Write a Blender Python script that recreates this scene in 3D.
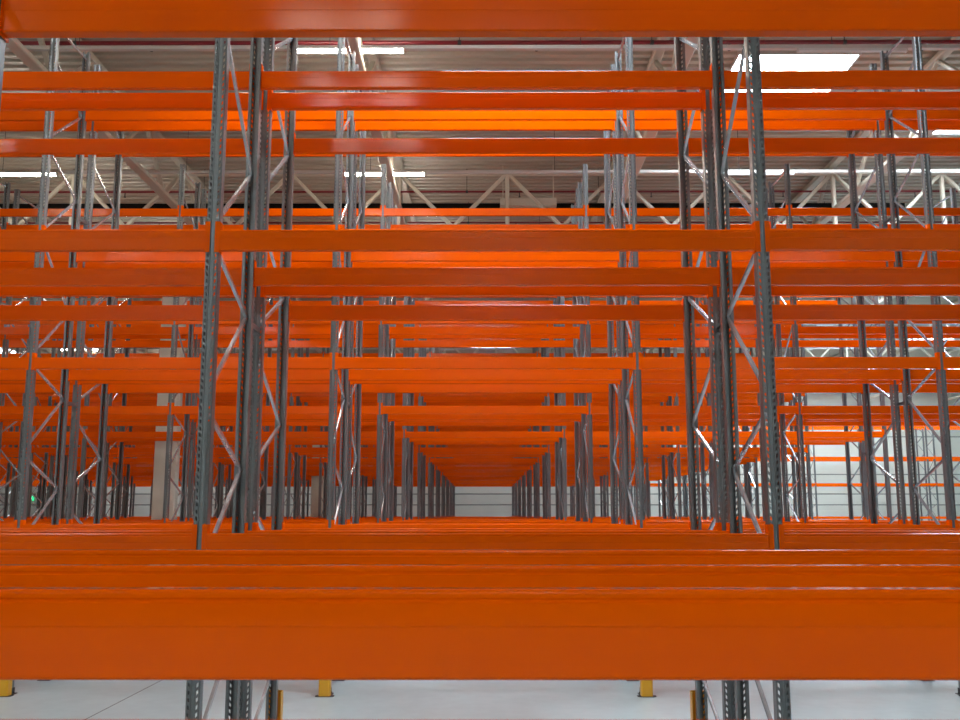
import bpy, bmesh, math, random
from mathutils import Vector, Matrix
random.seed(7)
for o in list(bpy.data.objects):
    bpy.data.objects.remove(o)
SC = bpy.context.scene
COL = SC.collection

# ------------------------------------------------------------------ camera, world, exposure
F_PX = 985.0
TILT = 8.92
CAM_Z = 2.0
cam_data = bpy.data.cameras.new('camera')
cam_data.sensor_fit = 'HORIZONTAL'
cam_data.sensor_width = 17.3
cam_data.lens = F_PX * 17.3 / 960.0
cam_data.clip_start = 0.05
cam_data.clip_end = 300
cam_data.dof.use_dof = True
cam_data.dof.focus_distance = 8.5
cam_data.dof.aperture_fstop = 6.3
cam = bpy.data.objects.new('camera', cam_data)
COL.objects.link(cam)
cam.location = (0, 0, CAM_Z)
cam.rotation_euler = (math.radians(90 + TILT), 0, math.radians(0.17))
SC.camera = cam

world = bpy.data.worlds.new('world')
SC.world = world
world.use_nodes = True
bgn = world.node_tree.nodes['Background']
bgn.inputs[0].default_value = (0.75, 0.87, 1.0, 1)
bgn.inputs[1].default_value = 0.6

SC.view_settings.view_transform = 'Standard'
SC.view_settings.look = 'None'
SC.view_settings.gamma = 1.0
SC.view_settings.use_curve_mapping = False
SC.view_settings.exposure = 0.92
SC.cycles.max_bounces = 8
SC.cycles.diffuse_bounces = 5
SC.cycles.glossy_bounces = 4
SC.cycles.sample_clamp_indirect = 6.0
SC.cycles.use_denoising = True

SKY_POWER = 26.0          # skylight panes
LAMP_POWER = 55.0         # strip lights
SKY_COLOR = (0.80, 0.92, 1.0)
LAMP_COLOR = (1.0, 0.93, 0.80)

# ------------------------------------------------------------------ measured layout (metres, y = distance from the camera)
BAY = 3.589
DEPTH = 0.951
GAP = 0.395
PERIOD = 5.277
CX = 0.029
LEVELS = [CAM_Z - 0.115, CAM_Z + 1.84, CAM_Z + 3.42, CAM_Z + 5.35]
TOP = CAM_Z + 6.17
CEIL = CAM_Z + 8.6
FAR_Y = 64.0
XL, XR, YB = -42.0, 38.0, -14.0

# ------------------------------------------------------------------ materials
def mat(name, color, rough=0.5, metal=0.0, coat=0.0, emit=None, power=0.0, noise=None, bump=None, spec=0.5):
    m = bpy.data.materials.new(name)
    m.use_nodes = True
    nt = m.node_tree
    b = nt.nodes['Principled BSDF']
    b.inputs['Base Color'].default_value = (*color, 1)
    b.inputs['Roughness'].default_value = rough
    b.inputs['Metallic'].default_value = metal
    b.inputs['Coat Weight'].default_value = coat
    b.inputs['Specular IOR Level'].default_value = spec
    if emit:
        b.inputs['Emission Color'].default_value = (*emit, 1)
        b.inputs['Emission Strength'].default_value = power
    if noise or bump:
        tc = nt.nodes.new('ShaderNodeTexCoord')
        mp = nt.nodes.new('ShaderNodeMapping')
        nt.links.new(tc.outputs['Object'], mp.inputs[0])
        nz = nt.nodes.new('ShaderNodeTexNoise')
        nz.inputs['Detail'].default_value = 6
        nt.links.new(mp.outputs[0], nz.inputs['Vector'])
        if noise:
            scale, amount, stretch = noise
            mp.inputs['Scale'].default_value = stretch
            nz.inputs['Scale'].default_value = scale
            ramp = nt.nodes.new('ShaderNodeValToRGB')
            ramp.color_ramp.elements[0].position = 0.3
            ramp.color_ramp.elements[1].position = 0.7
            ramp.color_ramp.elements[0].color = (*[c * (1 - amount) for c in color], 1)
            ramp.color_ramp.elements[1].color = (*[min(1, c * (1 + amount)) for c in color], 1)
            nt.links.new(nz.outputs[0], ramp.inputs[0])
            nt.links.new(ramp.outputs[0], b.inputs['Base Color'])
        if bump:
            bp = nt.nodes.new('ShaderNodeBump')
            bp.inputs['Strength'].default_value = bump
            bp.inputs['Distance'].default_value = 0.004
            nt.links.new(nz.outputs[0], bp.inputs['Height'])
            nt.links.new(bp.outputs[0], b.inputs['Normal'])
    return m

M = {}
M['orange'] = mat('orange_powder_coat', (1.0, 0.122, 0.0), 0.11, spec=0.14, noise=(3.0, 0.05, (0.3, 4, 4)))
M['steel'] = mat('blue_grey_galvanised_steel', (0.208, 0.218, 0.228), 0.36, metal=0.5, noise=(9.0, 0.14, (1, 1, 0.25)))
M['brace'] = mat('bright_galvanised_steel', (0.62, 0.66, 0.70), 0.27, metal=0.7, noise=(14.0, 0.12, (1, 1, 1)))
M['plate'] = mat('dark_steel_plate', (0.05, 0.055, 0.06), 0.5, metal=0.5)
M['yellow'] = mat('yellow_guard_paint', (0.85, 0.42, 0.01), 0.4, coat=0.2)
M['white_metal'] = mat('white_painted_metal', (0.62, 0.62, 0.60), 0.35)
M['red'] = mat('red_sprinkler_paint', (0.20, 0.005, 0.014), 0.35, coat=0.3)
M['deck'] = mat('grey_beige_roof_deck', (0.47, 0.43, 0.35), 0.45, noise=(0.6, 0.06, (1, 1, 1)))
M['truss'] = mat('cream_painted_steel', (0.60, 0.56, 0.47), 0.45)
M['black'] = mat('black_sheet_metal', (0.006, 0.006, 0.006), 0.8, spec=0.05)
M['concrete_column'] = mat('pale_concrete', (0.72, 0.70, 0.62), 0.8, noise=(1.6, 0.14, (1, 1, 0.5)), bump=0.3)
M['wall'] = mat('pale_sandwich_panel', (0.60, 0.63, 0.58), 0.45, noise=(0.4, 0.04, (1, 1, 1)))
M['seam'] = mat('panel_seam', (0.22, 0.24, 0.23), 0.6)
M['sky'] = mat('skylight_pane', (0.8, 0.85, 0.9), 0.3, emit=SKY_COLOR, power=SKY_POWER)
M['lamp'] = mat('lit_strip_diffuser', (0.9, 0.9, 0.85), 0.4, emit=LAMP_COLOR, power=LAMP_POWER)
M['lampoff'] = mat('unlit_strip_diffuser', (0.72, 0.74, 0.74), 0.3)
M['exit'] = mat('lit_green_sign', (0.0, 0.4, 0.15), 0.4, emit=(0.0, 0.8, 0.3), power=0.9)
M['exit_white'] = mat('lit_white_pictogram', (0.9, 0.9, 0.9), 0.4, emit=(0.8, 1.0, 0.9), power=1.0)

def concrete_floor():
    m = bpy.data.materials.new('polished_concrete')
    m.use_nodes = True
    nt = m.node_tree
    b = nt.nodes['Principled BSDF']
    tc = nt.nodes.new('ShaderNodeTexCoord')
    n1 = nt.nodes.new('ShaderNodeTexNoise'); n1.inputs['Scale'].default_value = 0.55; n1.inputs['Detail'].default_value = 8
    n2 = nt.nodes.new('ShaderNodeTexNoise'); n2.inputs['Scale'].default_value = 6.0; n2.inputs['Detail'].default_value = 8
    for n in (n1, n2):
        nt.links.new(tc.outputs['Object'], n.inputs['Vector'])
    mx = nt.nodes.new('ShaderNodeMath'); mx.operation = 'MULTIPLY_ADD'
    nt.links.new(n2.outputs[0], mx.inputs[0]); mx.inputs[1].default_value = 0.35
    nt.links.new(n1.outputs[0], mx.inputs[2])
    r = nt.nodes.new('ShaderNodeValToRGB')
    r.color_ramp.elements[0].position = 0.45; r.color_ramp.elements[0].color = (0.37, 0.46, 0.48, 1)
    r.color_ramp.elements[1].position = 0.9; r.color_ramp.elements[1].color = (0.51, 0.61, 0.635, 1)
    nt.links.new(mx.outputs[0], r.inputs[0])
    nt.links.new(r.outputs[0], b.inputs['Base Color'])
    rr = nt.nodes.new('ShaderNodeMapRange')
    rr.inputs['To Min'].default_value = 0.22; rr.inputs['To Max'].default_value = 0.5
    nt.links.new(n1.outputs[0], rr.inputs['Value'])
    nt.links.new(rr.outputs[0], b.inputs['Roughness'])
    return m
M['floor'] = concrete_floor()

# ------------------------------------------------------------------ mesh helpers
class MB:
    def __init__(s):
        s.v = []; s.f = []; s.mi = []; s.cur = 0
    def quad(s, *ps):
        n = len(s.v); s.v += [tuple(p) for p in ps]; s.f.append(tuple(range(n, n + len(ps)))); s.mi.append(s.cur)
    def box(s, x0, x1, y0, y1, z0, z1):
        n = len(s.v)
        s.v += [(x, y, z) for z in (z0, z1) for y in (y0, y1) for x in (x0, x1)]
        for f in ((0,2,3,1), (4,5,7,6), (0,1,5,4), (1,3,7,5), (3,2,6,7), (2,0,4,6)):
            s.f.append(tuple(n + i for i in f)); s.mi.append(s.cur)
    def extrude(s, sec, p0, p1, u, v, closed=True):
        """sweep section points (a, b) along p0 -> p1, a along u, b along v"""
        p0, p1, u, v = Vector(p0), Vector(p1), Vector(u), Vector(v)
        n = len(s.v); k = len(sec)
        for p in (p0, p1):
            for a, b in sec:
                s.v.append(tuple(p + u * a + v * b))
        for i in range(k):
            j = (i + 1) % k
            s.f.append((n + i, n + j, n + k + j, n + k + i)); s.mi.append(s.cur)
        if closed:
            s.f.append(tuple(n + i for i in reversed(range(k)))); s.mi.append(s.cur)
            s.f.append(tuple(n + k + i for i in range(k))); s.mi.append(s.cur)
    def bar(s, p0, p1, w, h, side=(1, 0, 0)):
        p0, p1 = Vector(p0), Vector(p1)
        d = (p1 - p0).normalized(); u = Vector(side)
        u = (u - d * u.dot(d)).normalized(); v = d.cross(u)
        c = 0.18 * min(w, h)
        a, b = w / 2, h / 2
        s.extrude([(-a + c, -b), (a - c, -b), (a, -b + c), (a, b - c), (a - c, b), (-a + c, b), (-a, b - c), (-a, -b + c)], p0, p1, u, v)
    def channel(s, p0, p1, w, dep, t=0.0025, side=(1, 0, 0)):
        """C-shaped channel, back towards +side"""
        p0, p1 = Vector(p0), Vector(p1)
        d = (p1 - p0).normalized(); u = Vector(side)
        u = (u - d * u.dot(d)).normalized(); v = d.cross(u)
        a = w / 2
        sec = [(0, -a), (dep, -a), (dep, a), (0, a), (0, a - t), (dep - t, a - t), (dep - t, -a + t), (0, -a + t)]
        s.extrude(sec, p0, p1, u, v)
    def tube(s, p0, p1, r, n=12):
        p0, p1 = Vector(p0), Vector(p1)
        d = (p1 - p0).normalized()
        u = d.orthogonal().normalized(); v = d.cross(u)
        s.extrude([(r * math.cos(2 * math.pi * i / n), r * math.sin(2 * math.pi * i / n)) for i in range(n)], p0, p1, u, v)
    def mesh(s, name, mats):
        me = bpy.data.meshes.new(name)
        me.from_pydata(s.v, [], s.f)
        for m in (mats if isinstance(mats, (list, tuple)) else [mats]):
            me.materials.append(m)
        me.polygons.foreach_set('material_index', s.mi)
        me.update()
        return me

def add(name, me, loc=(0, 0, 0), rotz=0.0, parent=None):
    o = bpy.data.objects.new(name, me)
    COL.objects.link(o)
    o.location = loc
    if rotz: o.rotation_euler = (0, 0, rotz)
    if parent: o.parent = parent
    return o
def tag(o, label, cat, group=None):
    o['label'] = label; o['category'] = cat
    if 'kind' not in o: o['kind'] = 'thing'
    if group: o['group'] = group
    return o
def struct(name, me, loc=(0, 0, 0), rotz=0.0):
    o = add(name, me, loc, rotz); o['kind'] = 'structure'; return o

ORD = ['zeroth', 'first', 'second', 'third', 'fourth', 'fifth', 'sixth', 'seventh', 'eighth', 'ninth', 'tenth', 'eleventh', 'twelfth',
       'thirteenth', 'fourteenth', 'fifteenth', 'sixteenth', 'seventeenth', 'eighteenth', 'nineteenth', 'twentieth', 'twenty-first',
       'twenty-second', 'twenty-third', 'twenty-fourth', 'twenty-fifth', 'twenty-sixth']

# ------------------------------------------------------------------ the hall
def fix_normals(me):
    bm = bmesh.new(); bm.from_mesh(me); bmesh.ops.recalc_face_normals(bm, faces=bm.faces); bm.to_mesh(me); bm.free()
    return me

fl = MB(); fl.box(XL, XR, YB, FAR_Y + 0.3, -0.2, 0.0)
struct('floor', fl.mesh('floor', M['floor']))
jt = MB()
for x in (-27.93, -3.93, 12.07, 28.07): jt.box(x - 0.006, x + 0.006, YB, FAR_Y, 0.0, 0.0006)
for y in (3.9, 18.4, 34.2, 50.0): jt.box(XL, XR, y - 0.006, y + 0.006, 0.0, 0.0006)
struct('trim_1', jt.mesh('floor_joints', M['plate']))

SKYLIGHTS = [(5.98, 17.5, 2.25, 2.2), (0.55, 8.6, 2.25, 2.2), (0.55, 50.1, 2.25, 0.7), (10.95, 19.5, 2.25, 1.9),
             (11.6, 34.0, 2.25, 2.2), (16.9, 40.0, 2.25, 2.2), (16.9, 57.0, 2.25, 2.2), (22.2, 46.0, 2.25, 2.2), (22.2, 57.0, 2.25, 2.2),
             (11.3, 57.5, 2.25, 2.2), (22.2, 32.0, 2.25, 2.2), (-26.0, 50.0, 2.25, 2.2),  # rightmost one here is out of view, added to brighten the far wall
             (-20.8, 59.5, 2.25, 1.2), (27.5, 57.0, 2.25, 2.2), (0.55, 60.2, 2.25, 0.9), (-10.1, 60.2, 2.25, 0.9),  # unseen skylights, added to brighten the far wall
             (11.3, -11.0, 2.25, 2.2), (-10.1, -11.0, 2.25, 2.2), (0.55, -12.5, 2.25, 1.2)]  # unseen, added behind the camera to light the beam faces

def deck():
    m = MB()
    pitch = 0.265
    xs = sorted({XL, XR, *[s[0] - s[2] / 2 for s in SKYLIGHTS], *[s[0] + s[2] / 2 for s in SKYLIGHTS]})
    y = YB
    while y < FAR_Y + 0.3:
        pts = [(y, 0.0), (y + 0.11, 0.0), (y + 0.135, 0.055), (y + 0.24, 0.055), (y + pitch, 0.0)]
        cuts = [(s[0] - s[2] / 2, s[0] + s[2] / 2) for s in SKYLIGHTS if s[1] - 0.05 < y + pitch / 2 < s[1] + s[3] + 0.05]
        for xa, xb in zip(xs[:-1], xs[1:]):
            xm = (xa + xb) / 2
            if any(a < xm < b for a, b in cuts): continue
            for (ya, za), (yb, zb) in zip(pts[:-1], pts[1:]):
                m.quad((xa, ya, CEIL + za), (xb, ya, CEIL + za), (xb, yb, CEIL + zb), (xa, yb, CEIL + zb))
        y += pitch
    return m.mesh('roof_deck', M['deck'])
struct('ceiling', deck())
rf = MB()      # the roof above the deck, open where the skylights are
xs = sorted({XL, XR, *[s[0] - s[2] / 2 for s in SKYLIGHTS], *[s[0] + s[2] / 2 for s in SKYLIGHTS]})
ys = sorted({YB, FAR_Y + 0.3, *[s[1] for s in SKYLIGHTS], *[s[1] + s[3] for s in SKYLIGHTS]})
for xa, xb in zip(xs[:-1], xs[1:]):
    for ya, yb in zip(ys[:-1], ys[1:]):
        xm, ym = (xa + xb) / 2, (ya + yb) / 2
        if any(abs(xm - s[0]) < s[2] / 2 and s[1] < ym < s[1] + s[3] for s in SKYLIGHTS): continue
        rf.quad((xa, ya, CEIL + 0.16), (xb, ya, CEIL + 0.16), (xb, yb, CEIL + 0.16), (xa, yb, CEIL + 0.16))
struct('trim_2', rf.mesh('roof_membrane', M['deck']))

for i, (x, y, w, d) in enumerate(SKYLIGHTS):
    z0, z1 = CEIL - 0.03, CEIL + 0.34
    fr = MB(); t = 0.04
    fr.box(x - w/2 - t, x - w/2, y - t, y + d + t, z0, z1); fr.box(x + w/2, x + w/2 + t, y - t, y + d + t, z0, z1)
    fr.box(x - w/2, x + w/2, y - t, y, z0, z1); fr.box(x - w/2, x + w/2, y + d, y + d + t, z0, z1)
    o = struct('window_%d' % (i + 1), fr.mesh('skylight_frame', M['white_metal']))
    pn = MB()     # shallow domed pane
    n = 6
    def dome(u, v): return (x - w/2 + w * u, y + d * v, z1 - 0.02 + 0.12 * (1 - (2*u-1)**4) * (1 - (2*v-1)**4))
    for a in range(n):
        for b in range(n):
            pn.quad(dome(a/n, b/n), dome((a+1)/n, b/n), dome((a+1)/n, (b+1)/n), dome(a/n, (b+1)/n))
    add('window_pane', pn.mesh('skylight_pane', M['sky']), parent=o)

def panel_wall(L, seams, out=1):
    """wall in local x 0..L, facing -y, horizontal sandwich panels with ribbed faces"""
    m = MB()
    prof = []
    z = 0.0
    edges = [0.0] + seams + [CEIL + 0.1]
    for a, b in zip(edges[:-1], edges[1:]):
        n = max(1, round((b - a) / 0.3)); st = (b - a) / n
        for i in range(n):
            z0 = a + i * st
            if i == 0:
                prof += [(0.02, z0), (0.02, z0 + 0.07), (0.0, z0 + 0.08)]
            else:
                prof += [(0.0, z0 + 0.008), (0.003, z0 + 0.014), (0.003, z0 + 0.03), (0.0, z0 + 0.036)]
        prof.append((0.0, b - 0.004))
    for (ya, za), (yb, zb) in zip(prof[:-1], prof[1:]):
        m.cur = 1 if (ya == 0.02 and yb == 0.02) else 0
        m.quad((0, ya, za), (L, ya, za), (L, yb, zb), (0, yb, zb))
    m.cur = 0
    m.box(0, L, 0.03, 0.15, 0, CEIL + 0.1)
    return m.mesh('panel_wall', [M['wall'], M['seam']])
seams = [0.95, 2.58, 3.27, 4.52, 6.95, 8.9]
struct('wall_far', panel_wall(XR - XL, seams), (XL, FAR_Y, 0))
struct('wall_right', panel_wall(FAR_Y - YB, seams), (XR, FAR_Y, 0), -math.pi / 2)
struct('wall_left', panel_wall(FAR_Y - YB, seams), (XL, YB, 0), math.pi / 2)
struct('wall_back', panel_wall(XR - XL, seams), (XR, YB, 0), math.pi)

# lengthwise lattice joists under the deck
JX = [-7.4 + 5.333 * i for i in range(-5, 9)]
def joist():
    m = MB()
    y0, y1 = YB + 0.1, FAR_Y - 0.1
    zb, zt = CAM_Z + 7.33, CEIL - 0.1
    m.bar((0, y0, zb), (0, y1, zb), 0.22, 0.10)
    m.bar((0, y0, zt), (0, y1, zt), 0.20, 0.12)
    y = y0 + 0.6; up = True
    st = 1.47
    while y + st < y1:
        a, b = (zb, zt) if up else (zt, zb)
        m.bar((0, y, a), (0, y + st, b), 0.09, 0.07)
        up = not up; y += st
    return m.mesh('lattice_joist', M['truss'])
jm = joist()
for i, x in enumerate(JX):
    if XL < x < XR:
        o = add('roof_joist', jm, (x, 0, 0)); o['kind'] = 'structure'
# cross trusses at the column lines
def cross_truss():
    m = MB()
    zt, zb = CAM_Z + 8.3, CAM_Z + 6.93
    x0, x1 = XL + 0.3, XR - 0.3
    m.bar((x0, 0, zt), (x1, 0, zt), 0.12, 0.12, (0, 1, 0)); m.bar((x0, 0, zb), (x1, 0, zb), 0.12, 0.10, (0, 1, 0))
    p = 5.333 / 2
    n0 = math.ceil((x0 + 7.4) / p)
    x = -7.4 + n0 * p
    while x + p < x1:
        m.bar((x, 0, zt), (x + p/2, 0, zb), 0.09, 0.09, (0, 1, 0))
        m.bar((x + p/2, 0, zb), (x + p, 0, zt), 0.09, 0.09, (0, 1, 0))
        m.bar((x, 0, zt), (x, 0, zb), 0.10, 0.10, (0, 1, 0))
        x += p
    return m.mesh('cross_truss', M['truss'])
ct = cross_truss()
for y in (2.1, 23.25, 44.4):
    o = add('roof_truss', ct, (0, y, 0)); o['kind'] = 'structure'
def column():
    m = MB(); a, b, c = 0.265, 0.13, 0.02
    m.extrude([(-a + c, -b), (a - c, -b), (a, -b + c), (a, b - c), (a - c, b), (-a + c, b), (-a, b - c), (-a, -b + c)], (0, 0, 0), (0, 0, CAM_Z + 6.86), (1, 0, 0), (0, 1, 0))
    m.box(-a - 0.04, a + 0.04, -b - 0.03, b + 0.03, 0, 0.03)
    return m.mesh('column', M['concrete_column'])
cm = column()
for x, y in ((-7.44, 23.25), (-7.40, 44.4), (-28.7, 23.25), (-28.7, 44.4)):
    o = add('column', cm, (x, y, 0)); o['kind'] = 'structure'

# ------------------------------------------------------------------ rack parts
UW, UD = 0.085, 0.078           # upright width, depth
def upright_mesh(slots=True, H=TOP, detail=True):
    """open omega section, outer face towards -y, centred on the origin"""
    m = MB()
    hw, yf, yb = UW / 2, -0.0425, 0.030
    t = 0.0024
    z0 = 0.008
    def sheet(xa, ya, xb, yb_):
        m.quad((xa, ya, z0), (xb, yb_, z0), (xb, yb_, H), (xa, ya, H))
    sheet(-hw + 0.022, yb, -hw, yb); sheet(-hw, yb, -hw, yf + 0.004); sheet(-hw, yf + 0.004, -hw + 0.004, yf)
    sheet(hw - 0.004, yf, hw, yf + 0.004); sheet(hw, yf + 0.004, hw, yb); sheet(hw, yb, hw - 0.022, yb)
    s0, s1 = 0.021, 0.0325
    for sg in (-1, 1):
        xs_ = sorted((sg * (hw - 0.004), sg * s1)); sheet(xs_[0], yf, xs_[1], yf)
        xs_ = sorted((sg * s0, sg * 0.014)); sheet(xs_[0], yf, xs_[1], yf)
        a, b = sorted((sg * s0, sg * s1))
        if slots:
            pitch, hh, sl = 0.0435, 0.023, 0.006 * sg
            zc = z0
            n = int((H - 0.06) / pitch)
            prev = [(a, z0), (b, z0)]
            for i in range(n):
                zc = 0.05 + i * pitch
                m.quad((prev[0][0], yf, prev[0][1]), (prev[1][0], yf, prev[1][1]), (b, yf, zc + sl), (a, yf, zc - sl))
                prev = [(a, zc + hh - sl), (b, zc + hh + sl)]
            m.quad((prev[0][0], yf, prev[0][1]), (prev[1][0], yf, prev[1][1]), (b, yf, H), (a, yf, H))
        else:
            sheet(a, yf, b, yf)
    sheet(-0.014, yf, -0.010, yf + 0.005); sheet(-0.010, yf + 0.005, 0.010, yf + 0.005); sheet(0.010, yf + 0.005, 0.014, yf)
    me = m.mesh('upright', M['steel'])
    if detail:
        bm = bmesh.new(); bm.from_mesh(me)
        bmesh.ops.remove_doubles(bm, verts=bm.verts, dist=1e-5)
        bmesh.ops.recalc_face_normals(bm, faces=bm.faces)
        bmesh.ops.solidify(bm, geom=bm.faces[:], thickness=t)
        bm.to_mesh(me); bm.free()
    return me

def brace_mesh(dz):
    m = MB()
    m.channel((-0.013, 0.012, 0), (-0.013, DEPTH - 0.012, dz), 0.027, 0.022)
    for y, z in ((0.012, 0), (DEPTH - 0.012, dz)):
        m.tube((-0.020, y, z), (0.020, y, z), 0.007, 8)
    return m.mesh('brace', M['brace'])
def foot_mesh():
    m = MB()
    m.extrude([(-0.075, -0.06), (0.075, -0.06), (0.075, 0.055), (-0.075, 0.055)], (0, 0, 0), (0, 0, 0.008), (1, 0, 0), (0, 1, 0))
    for x in (-0.058, 0.058):
        m.tube((x, 0.0, 0.008), (x, 0.0, 0.028), 0.009, 6)
    m.box(-0.055, -0.045, -0.05, 0.03, 0.008, 0.07); m.box(0.045, 0.055, -0.05, 0.03, 0.008, 0.07)
    return m.mesh('foot_plate', M['plate'])

ME_UP = upright_mesh(True); ME_UP_PLAIN = upright_mesh(False)
BR = {}
def brace_of(dz):
    key = round(dz, 3)
    if key not in BR: BR[key] = brace_mesh(dz)
    return BR[key]
ME_FOOT = foot_mesh()

# rear node heights (from the camera height) with the drop to the front node below and the rise to the front node above
NODES = [[(-0.80, 0.66, 0.34), (0.321, 0.66, 0.34), (1.458, 0.675, 0.30), (2.565, 0.66, 0.77), (4.08, 0.67, 0.40), (5.25, 0.66, 0.40)],
         [(-1.30, 0.45, 0.42), (-0.35, 0.42, 0.40), (0.77, 0.38, 0.46), (1.897, 0.42, 0.42), (3.23, 0.61, 0.42), (4.36, 0.58, 0.40), (5.45, 0.50, 0.40)]]
def frame_brace_spec(off):
    """(mesh, z of the front end) for a frame of the first or second kind"""
    out = []
    for z, lo, hi in NODES[off]:
        out.append((brace_of(lo), CAM_Z + z - lo)); out.append((brace_of(-hi), CAM_Z + z + hi))
    out.append((brace_of(0.0), 0.16)); out.append((brace_of(0.0), TOP - 0.10))
    return out
def joined_frame(off):
    """a distant frame in one mesh"""
    bm = bmesh.new()
    def put(me, mtx, mi):
        n0 = len(bm.faces)
        bm.verts.ensure_lookup_table()
        k = len(bm.verts)
        bm.from_mesh(me)
        bm.verts.ensure_lookup_table(); bm.faces.ensure_lookup_table()
        for v in bm.verts[k:]: v.co = mtx @ v.co
        for f in bm.faces[n0:]: f.material_index = mi
    put(ME_UP_THIN, Matrix(), 0)
    put(ME_UP_THIN, Matrix.Translation((0, DEPTH, 0)) @ Matrix.Rotation(math.pi, 4, 'Z'), 0)
    for me, z in frame_brace_spec(off): put(me, Matrix.Translation((0, 0, z)), 1)
    put(ME_FOOT, Matrix(), 2); put(ME_FOOT, Matrix.Translation((0, DEPTH, 0)), 2)
    me = bpy.data.meshes.new('rack_support')
    bm.to_mesh(me); bm.free()
    for k in ('steel', 'brace', 'plate'): me.materials.append(M[k])
    return me
ME_UP_THIN = upright_mesh(False)
OFF = [0, 1]
ME_JOINED = [joined_frame(OFF[0]), joined_frame(OFF[1])]

def make_frame(off, slots):
    r = bpy.data.objects.new('rack_support', None); r.empty_display_size = 0.2
    COL.objects.link(r)
    up = ME_UP if slots else ME_UP_PLAIN
    add('upright', up, (0, 0, 0), 0, r); add('upright', up, (0, DEPTH, 0), math.pi, r)
    for me, z in frame_brace_spec(off): add('brace', me, (0, 0, z), 0, r)
    add('foot_plate', ME_FOOT, (0, 0, 0), 0, r); add('foot_plate', ME_FOOT, (0, DEPTH, 0), 0, r)
    return r
def copy_tree(src, loc):
    c = src.copy(); COL.objects.link(c); c.location = loc
    for ch in src.children:
        d = ch.copy(); COL.objects.link(d); d.parent = c
        d.matrix_parent_inverse = ch.matrix_parent_inverse
    return c

BH, BD = 0.137, 0.056           # beam height, depth
def beam_section():
    """(y, z) loop, outer face at y = 0, inner face at y = BD, top at z = 0"""
    r = 0.007
    s = []
    def arc(cy, cz, a0):
        for k in range(4):
            a = math.radians(a0 + 30 * k)
            s.append((cy + r * math.cos(a), cz + r * math.sin(a)))
    arc(BD - r, -r, 0)                 # top inner... going counter-clockwise seen along x
    arc(r, -r, 90)
    for y, z in ((0.0, -0.013), (0.0022, -0.015), (0.0022, -0.019), (0.0, -0.021), (0.0, -0.055), (0.0012, -0.057)): s.append((y, z))
    s.append((0.0012, -BH + r + 0.002))
    arc(r + 0.0012, -BH + r, 180)
    arc(BD - r - 0.0012, -BH + r, 270)
    for y, z in ((BD - 0.0012, -BH + r + 0.002), (BD - 0.0012, -0.057), (BD, -0.055), (BD, -0.021), (BD - 0.0022, -0.019), (BD - 0.0022, -0.015), (BD, -0.013)): s.append((y, z))
    return s
Y_OUT = -0.0475                 # outer face of a beam against the upright centre
def beam_mesh(simple=False):
    m = MB()
    x0, x1 = UW / 2 + 0.007, BAY - UW / 2 - 0.007
    if simple:
        c = 0.006
        sec = [(c, 0), (BD - c, 0), (BD, -c), (BD, -BH + c), (BD - c, -BH), (c, -BH), (0, -BH + c), (0, -c)]
    else:
        sec = beam_section()
    m.extrude(sec, (x0, Y_OUT, 0), (x1, Y_OUT, 0), (0, 1, 0), (0, 0, 1))
    return fix_normals(m.mesh('rack_beam', M['orange']))
def connector_mesh(sg):
    """claw plate at the left (sg=1) or right (sg=-1) end; origin at the upright centre, beam top level"""
    m = MB()
    zt, zb = 0.055, -0.152
    yf = -0.0475
    def X(a, b): return tuple(sorted((sg * a, sg * b)))
    a, b = X(0.0105, 0.0475)
    # front strip with four hook openings
    ha, hb = X(0.024, 0.031)
    lo, hi = X(0.0157, 0.024), X(0.031, 0.0475)
    m.box(*lo, yf - 0.003, yf, zb, zt); m.box(*hi, yf - 0.003, yf, zb, zt)
    z = zb
    for k in range(4):
        h0 = zb + 0.022 + k * 0.0475
        m.box(ha, hb, yf - 0.003, yf, z, h0); z = h0 + 0.02
        m.box(ha, hb, yf + 0.0005, yf + 0.004, h0, h0 + 0.02)
    m.box(ha, hb, yf - 0.003, yf, z, zt)
    s_ = X(0.0445, 0.0490)
    m.box(*s_, yf, yf + 0.066, zb, zt)
    return m.mesh('beam_connector', M['orange'])
ME_BEAM = beam_mesh(); ME_BEAM_S = beam_mesh(True)
ME_CL, ME_CR = connector_mesh(1), connector_mesh(-1)
proto = None
def place_beam(x, y, z, rear):
    """front beams start at the left upright; rear beams are turned round and start at the right one"""
    global proto
    if proto is None:
        b = add('rack_beam', ME_BEAM)
        add('beam_connector', ME_CL, (0, 0, 0), 0, b); add('beam_connector', ME_CR, (BAY, 0, 0), 0, b)
        proto = b; o = b
        o.location = (x, y, z)
    else:
        o = copy_tree(proto, (x, y, z))
    if rear:
        o.location = (x + BAY, y, z); o.rotation_euler = (0, 0, math.pi)
    else:
        o.rotation_euler = (0, 0, 0)
    return o

# ------------------------------------------------------------------ rack rows
cT, sT = math.cos(math.radians(TILT)), math.sin(math.radians(TILT))
def project(x, y, z):
    h = z - CAM_Z
    dep = y * cT + h * sT
    if dep < 0.05: return None
    return 483 + F_PX * x / dep, 360 - F_PX * (h * cT - y * sT) / dep

ROWS = []      # (index from the camera, k, y of the front uprights, which of the pair)
ROWS.append((1, -1, 0.6255, 0)); ROWS.append((2, -1, 2.342, 1))
n = 3
for k in range(11):
    y0 = 6.27 + k * PERIOD
    ROWS.append((n, k, y0, 0)); n += 1
    ROWS.append((n, k, y0 + DEPTH + GAP, 1)); n += 1

def side_word(j):
    """frame line j: ..., -2, -1 | 1, 2, ... around the centre bay"""
    return ('%s pair left of centre' if j < 0 else '%s pair right of centre') % ORD[abs(j)]
def line_x(j):
    return CX + (abs(j) - 0.5) * BAY * (1 if j > 0 else -1)
def bay_word(b):
    return 'centre bay' if b == 0 else '%s bay %s of centre' % (ORD[abs(b)], 'left' if b < 0 else 'right')

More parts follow.
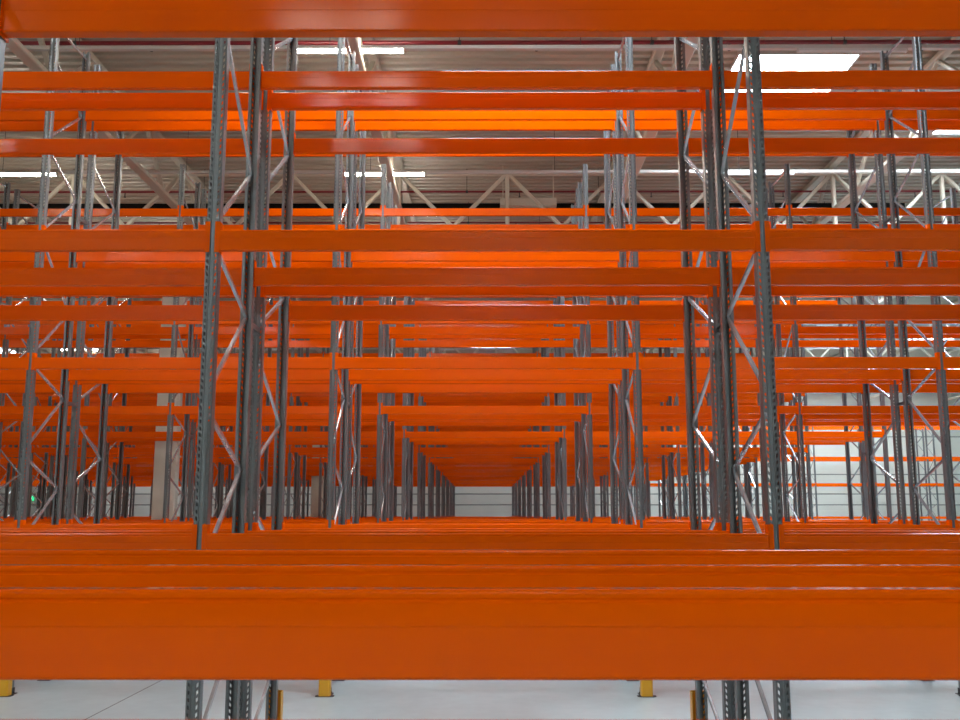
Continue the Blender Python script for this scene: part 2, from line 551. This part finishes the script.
protos = {}
beams = []
for idx, k, y0, which in ROWS:
    half = 0.505 * (y0 + DEPTH) + 0.6
    nl = max(1, math.ceil((half - BAY / 2) / BAY) + 1)
    nr = nl
    if k <= 0: nl = nr = max(nl, 2)
    if k == -1: nl = nr = 1
    nl = min(nl, 10); nr = min(nr, 9)
    if 3 <= k <= 9: nr = min(nr, 3)
    js = [-j for j in range(nl, 0, -1)] + list(range(1, nr + 1))
    for j in js:
        x = line_x(j)
        slots = k <= 2
        if k <= 4:
            key = (which, slots)
            if key not in protos:
                fr = protos[key] = make_frame(OFF[which], slots); fr.location = (x, y0, 0)
            else:
                fr = copy_tree(protos[key], (x, y0, 0))
        else:
            fr = add('rack_support', ME_JOINED[which], (x, y0, 0))
        tag(fr, 'grey steel rack frame, %s rack row from the camera, %s' % (ORD[idx], side_word(j)), 'rack frame', 'frames of the %s rack row' % ORD[idx])
    bays = list(range(-(nl - 1), nr))
    if k == -1: bays = [-1, 0, 1]
    for b in bays:
        x = CX + (b - 0.5) * BAY
        for li, z in enumerate(LEVELS):
            if k == -1 and which == 0 and li > 0: continue
            if k == -1 and which == 1 and li > 1: continue
            for rear in (0, 1):
                yy = y0 + DEPTH * rear
                near = yy + (Y_OUT if not rear else -0.01)
                pts = [p for p in (project(x, near, z), project(x + BAY, near, z), project(x + BAY, near, z - BH), project(x, near, z - BH)) if p]
                if len(pts) < 4: area = 1e9
                else:
                    xa = max(0, min(p[0] for p in pts)); xb = min(960, max(p[0] for p in pts))
                    ya = max(0, min(p[1] for p in pts)); yb = min(720, max(p[1] for p in pts))
                    area = max(0, xb - xa) * max(0, yb - ya)
                if k == -1 and area == 0 and b != 0: continue
                beams.append((area, idx, b, li, rear, x, yy, z - (0.009 if idx == 1 and not rear else 0) - (0.028 if which and li == 2 else 0.012 if li == 2 else 0)))
beams.sort(key=lambda t: (-t[0], t[1], t[2], t[3], t[4]))
LV = ['first', 'second', 'third', 'top']
stuff = MB()
for i, (area, idx, b, li, rear, x, y, z) in enumerate(beams):
    if i < 300:
        o = place_beam(x, y, z, rear)
        tag(o, 'orange beam, %s level, %s side of %s rack row, %s' % (LV[li], 'rear' if rear else 'front', ORD[idx], bay_word(b)),
            'rack beam', 'beams of the %s rack row' % ORD[idx])
    else:
        x0, x1 = x + UW / 2 + 0.007, x + BAY - UW / 2 - 0.007
        ya = y + Y_OUT if not rear else y - Y_OUT - BD
        c = 0.006
        sec = [(c, 0), (BD - c, 0), (BD, -c), (BD, -BH + c), (BD - c, -BH), (c, -BH), (0, -BH + c), (0, -c)]
        stuff.extrude(sec, (x0, ya, z), (x1, ya, z), (0, 1, 0), (0, 0, 1))
        yo = ya if not rear else ya + BD
        for sg, xc in ((1, x), (-1, x + BAY)):
            xs_ = sorted((xc + sg * 0.0157, xc + sg * 0.0495))
            stuff.box(xs_[0], xs_[1], yo - 0.003 if not rear else yo, yo if not rear else yo + 0.003, z - 0.152, z + 0.055)
if stuff.f:
    so = add('rack_beams', fix_normals(stuff.mesh('rack_beams', M['orange'])))
    so['kind'] = 'stuff'
    tag(so, 'countless orange beams of the farther rack rows running into the distance', 'rack beams')

# row spacers between the back-to-back frames
def spacer():
    m = MB()
    L = GAP - 0.066
    y0, y1 = 0.045, GAP - 0.049
    m.channel((0, y0, 0), (0, y1, 0), 0.04, 0.022)
    for y in (y0, y1 - 0.003):
        m.box(-0.012, 0.026, y, y + 0.003, -0.035, 0.035)
    return m.mesh('row_spacer', M['steel'])
ME_SP = spacer()
for k in range(0, 4):
    y0 = 6.27 + k * PERIOD + DEPTH
    half = 0.505 * y0 + 0.6
    nn = max(1, math.ceil((half - BAY / 2) / BAY))
    if k == 0: nn = 2
    for j in [-q for q in range(nn, 0, -1)] + list(range(1, min(nn, 3) + 1)):
        for zi, z in enumerate((CAM_Z - 1.05, CAM_Z + 1.42, CAM_Z + 3.88)):
            if zi == 0 and k > 0: continue
            o = add('row_spacer', ME_SP, (line_x(j), y0 + 0.002, z))
            tag(o, 'steel spacer bar, %s, between %s and %s rack rows, %s' % (('lowest', 'middle', 'upper')[zi], ORD[3 + 2 * k], ORD[4 + 2 * k], side_word(j).replace(' pair', '')),
                'spacer', 'spacer bars between back-to-back racks')

# yellow upright guards on the aisle sides
def guard():
    m = MB()
    w, d, h, t = 0.064, 0.11, 0.52, 0.005
    m.extrude([(-w, 0.0), (-w, -d + 0.015), (-w + 0.015, -d), (w - 0.015, -d), (w, -d + 0.015), (w, 0.0),
               (w - t, 0.0), (w - t, -d + 0.017), (w - 0.017, -d + t), (-w + 0.017, -d + t), (-w + t, -d + 0.017), (-w + t, 0.0)],
              (0, 0, 0.006), (0, 0, h), (1, 0, 0), (0, 1, 0))
    m.cur = 1
    m.extrude([(-w - 0.04, -0.02), (-w - 0.04, -d + 0.02), (-w - 0.01, -d - 0.01), (w + 0.01, -d - 0.01), (w + 0.04, -d + 0.02), (w + 0.04, -0.02), (w, -0.02), (w - 0.01, -d + 0.01), (-w + 0.01, -d + 0.01), (-w, -0.02)],
              (0, 0, 0), (0, 0, 0.007), (1, 0, 0), (0, 1, 0))
    me = m.mesh('upright_guard', [M['yellow'], M['plate']])
    return fix_normals(me)
ME_G = guard()
for (yy, rot, idx, js) in ((6.27 + 2 * DEPTH + GAP + 0.065, math.pi, 4, (-2, -1, 1, 2)), (6.27 + PERIOD - 0.065, 0, 5, (-2, -1, 1, 2)), (6.27 + PERIOD + 2 * DEPTH + GAP + 0.065, math.pi, 6, (-2, -1, 1, 2))):
    for j in js:
        o = add('upright_guard', ME_G, (line_x(j), yy, 0), rot)
        tag(o, 'yellow steel guard at the foot of %s rack row, %s' % (ORD[idx], side_word(j).replace('pair', 'upright')), 'upright guard', 'yellow upright guards')

# ------------------------------------------------------------------ roof services
TR_Z = CAM_Z + 7.5
def trunking():
    m = MB()
    m.extrude([(-0.04, 0.0), (0.04, 0.0), (0.04, 0.055), (0.03, 0.065), (-0.03, 0.065), (-0.04, 0.055)], (XL + 1, 0, 0), (XR - 1, 0, 0), (0, 1, 0), (0, 0, 1))
    return fix_normals(m.mesh('light_trunking', M['white_metal']))
ME_TR = trunking()
def hanger(h):
    m = MB(); m.tube((0, 0, 0.06), (0, 0, h), 0.006, 6); return m.mesh('hanger_rod', M['plate'])
ME_HG = hanger(CEIL - TR_Z + 0.02)
TRUNKS = [-7.6, -1.95, 3.8, 9.4, 15.1, 21.0, 26.9, 32.8, 38.7, 44.6, 50.5, 56.4]
for i, y in enumerate(TRUNKS):
    o = add('light_trunking', ME_TR, (0, y, TR_Z))
    tag(o, 'long white lighting rail under the roof, %s rail from the camera' % ORD[max(1, i - 1)] if i > 1 else 'long white lighting rail under the roof behind the camera, %s' % ('far one' if i == 0 else 'near one'), 'lighting rail', 'lighting rails')
    for q in range(-9, 9):
        x = 1.6 + q * 4.1
        if XL + 1 < x < XR - 1: add('hanger_rod', ME_HG, (x, 0, 0), 0, o)
def strip(lit):
    m = MB(); L = 1.76
    m.extrude([(-0.035, 0.0), (0.035, 0.0), (0.03, -0.035), (0.018, -0.05), (-0.018, -0.05), (-0.03, -0.035)], (0, 0, -0.001), (L, 0, -0.001), (0, 1, 0), (0, 0, 1))
    return fix_normals(m.mesh('diffuser', M['lamp'] if lit else M['lampoff']))
def housing():
    m = MB(); L = 1.76
    m.box(-0.012, 0.0, -0.04, 0.04, -0.055, 0.0); m.box(L, L + 0.012, -0.04, 0.04, -0.055, 0.0)
    return m.mesh('strip_light', M['white_metal'])
ME_LAMP, ME_OFF, ME_HOUS = strip(True), strip(False), housing()
LAMPS = []
for i, y in enumerate(TRUNKS):
    for q in range(-3, 4):
        xc = -3.06 + 8.2 * q
        lit = q in (-1, 0, -2, -3)
        if y == 15.1 and q == -1: lit = False
        if y > 22 and q in (-3, -1, 0) : lit = (y < 40 and q > -3)  # far lamps hidden by beams are lit to brighten the column and racks
        LAMPS.append((xc, y, lit, i, q))
for xc, y, lit, i, q in LAMPS:
    if not XL + 1 < xc < XR - 3: continue
    px = project(xc, y, TR_Z)
    o = add('strip_light', ME_HOUS, (xc, y, TR_Z))
    add('diffuser', ME_LAMP if lit else ME_OFF, (0, 0, 0), 0, o)
    pos = '%s along to the %s' % (ORD[abs(q) + (1 if q <= 0 else 0)], 'left' if q <= 0 else 'right')
    rail = '%s lighting rail' % ORD[i - 1] if i > 1 else ('far rail behind camera' if i == 0 else 'near rail behind camera')
    tag(o, '%s strip light on the %s, %s' % ('bright' if lit else 'unlit', rail, pos), 'strip light', 'strip lights under the roof')

def pipe(y, z, r, name_label, step):
    m = MB(); m.tube((XL + 0.5, 0, 0), (XR - 0.5, 0, 0), r, 12)
    o = add('sprinkler_pipe', m.mesh('sprinkler_pipe', M['red']), (0, y, z))
    tag(o, name_label, 'pipe', 'red sprinkler pipes')
    h = MB(); h.tube((0, 0, r * 0.5), (0, 0, CEIL - z + 0.02), 0.008, 6); h.tube((-0.03, 0, 0), (0.03, 0, 0), r + 0.006, 12)
    hm = h.mesh('pipe_hanger', M['plate'])
    s = MB(); s.tube((0, 0, -r - 0.10), (0, 0, -r * 0.5), 0.012, 8); s.tube((0, 0, -r - 0.115), (0, 0, -r - 0.10), 0.028, 8)
    sm = s.mesh('sprinkler_head', M['plate'])
    x = XL + 2
    while x < XR - 1:
        add('pipe_hanger', hm, (x, 0, 0), 0, o)
        add('sprinkler_head', sm, (x + step * 0.4, 0, 0), 0, o)
        x += step
pipe(15.85, CAM_Z + 8.0, 0.036, 'dark red sprinkler pipe nearest the camera under the roof', 3.3)
pipe(23.75, CAM_Z + 8.0, 0.026, 'red sprinkler pipe just behind the cross truss', 3.3)
pipe(26.4, CAM_Z + 8.0, 0.022, 'thin red sprinkler pipe farthest from the camera', 3.3)

m = MB()
m.extrude([(-0.09, 0), (0.09, 0), (0.09, 0.19), (0.075, 0.2), (-0.075, 0.2), (-0.09, 0.19)], (XL + 1, 0, 0), (10.6, 0, 0), (0, 1, 0), (0, 0, 1))
o = add('cable_duct', m.mesh('cable_duct', M['black']), (0, 23.95, CAM_Z + 7.54))
tag(o, 'long black duct running across under the roof behind the truss', 'duct')

m = MB(); c = 0.02
m.extrude([(-0.09, c), (-0.09 + c, 0), (0.09 - c, 0), (0.09, c), (0.09, 0.2), (-0.09, 0.2)], (0.43, 0, 0), (1.82, 0, 0), (0, 1, 0), (0, 0, 1))
for x in (0.5, 1.75): m.box(x - 0.01, x + 0.01, -0.01, 0.01, 0.2, 1.11)
for x in (0.62, 0.78, 0.94, 1.10, 1.26, 1.42, 1.58): m.box(x, x + 0.09, -0.096, -0.09, 0.05, 0.16)
o = add('air_heater', m.mesh('air_heater', M['truss']), (0, 23.50, CAM_Z + 7.52))
tag(o, 'beige louvred box hanging in front of the long black duct', 'heater')

# exit sign on the far wall
m = MB(); m.box(-0.26, 0.26, -0.06, 0.0, -0.13, 0.13)
o = add('exit_sign', m.mesh('exit_sign', M['exit']), (-29.2, FAR_Y - 0.005, CAM_Z + 1.02))
tag(o, 'small lit green emergency exit sign on the far wall at left', 'exit sign')
m = MB()
m.box(-0.2, -0.02, -0.064, -0.061, -0.1, 0.1)
m.quad((0.02, -0.064, -0.02), (0.12, -0.064, -0.02), (0.12, -0.064, 0.02), (0.02, -0.064, 0.02))
m.quad((0.12, -0.064, -0.06), (0.2, -0.064, 0.0), (0.12, -0.064, 0.06))
add('pictogram', m.mesh('pictogram', M['exit_white']), parent=o)
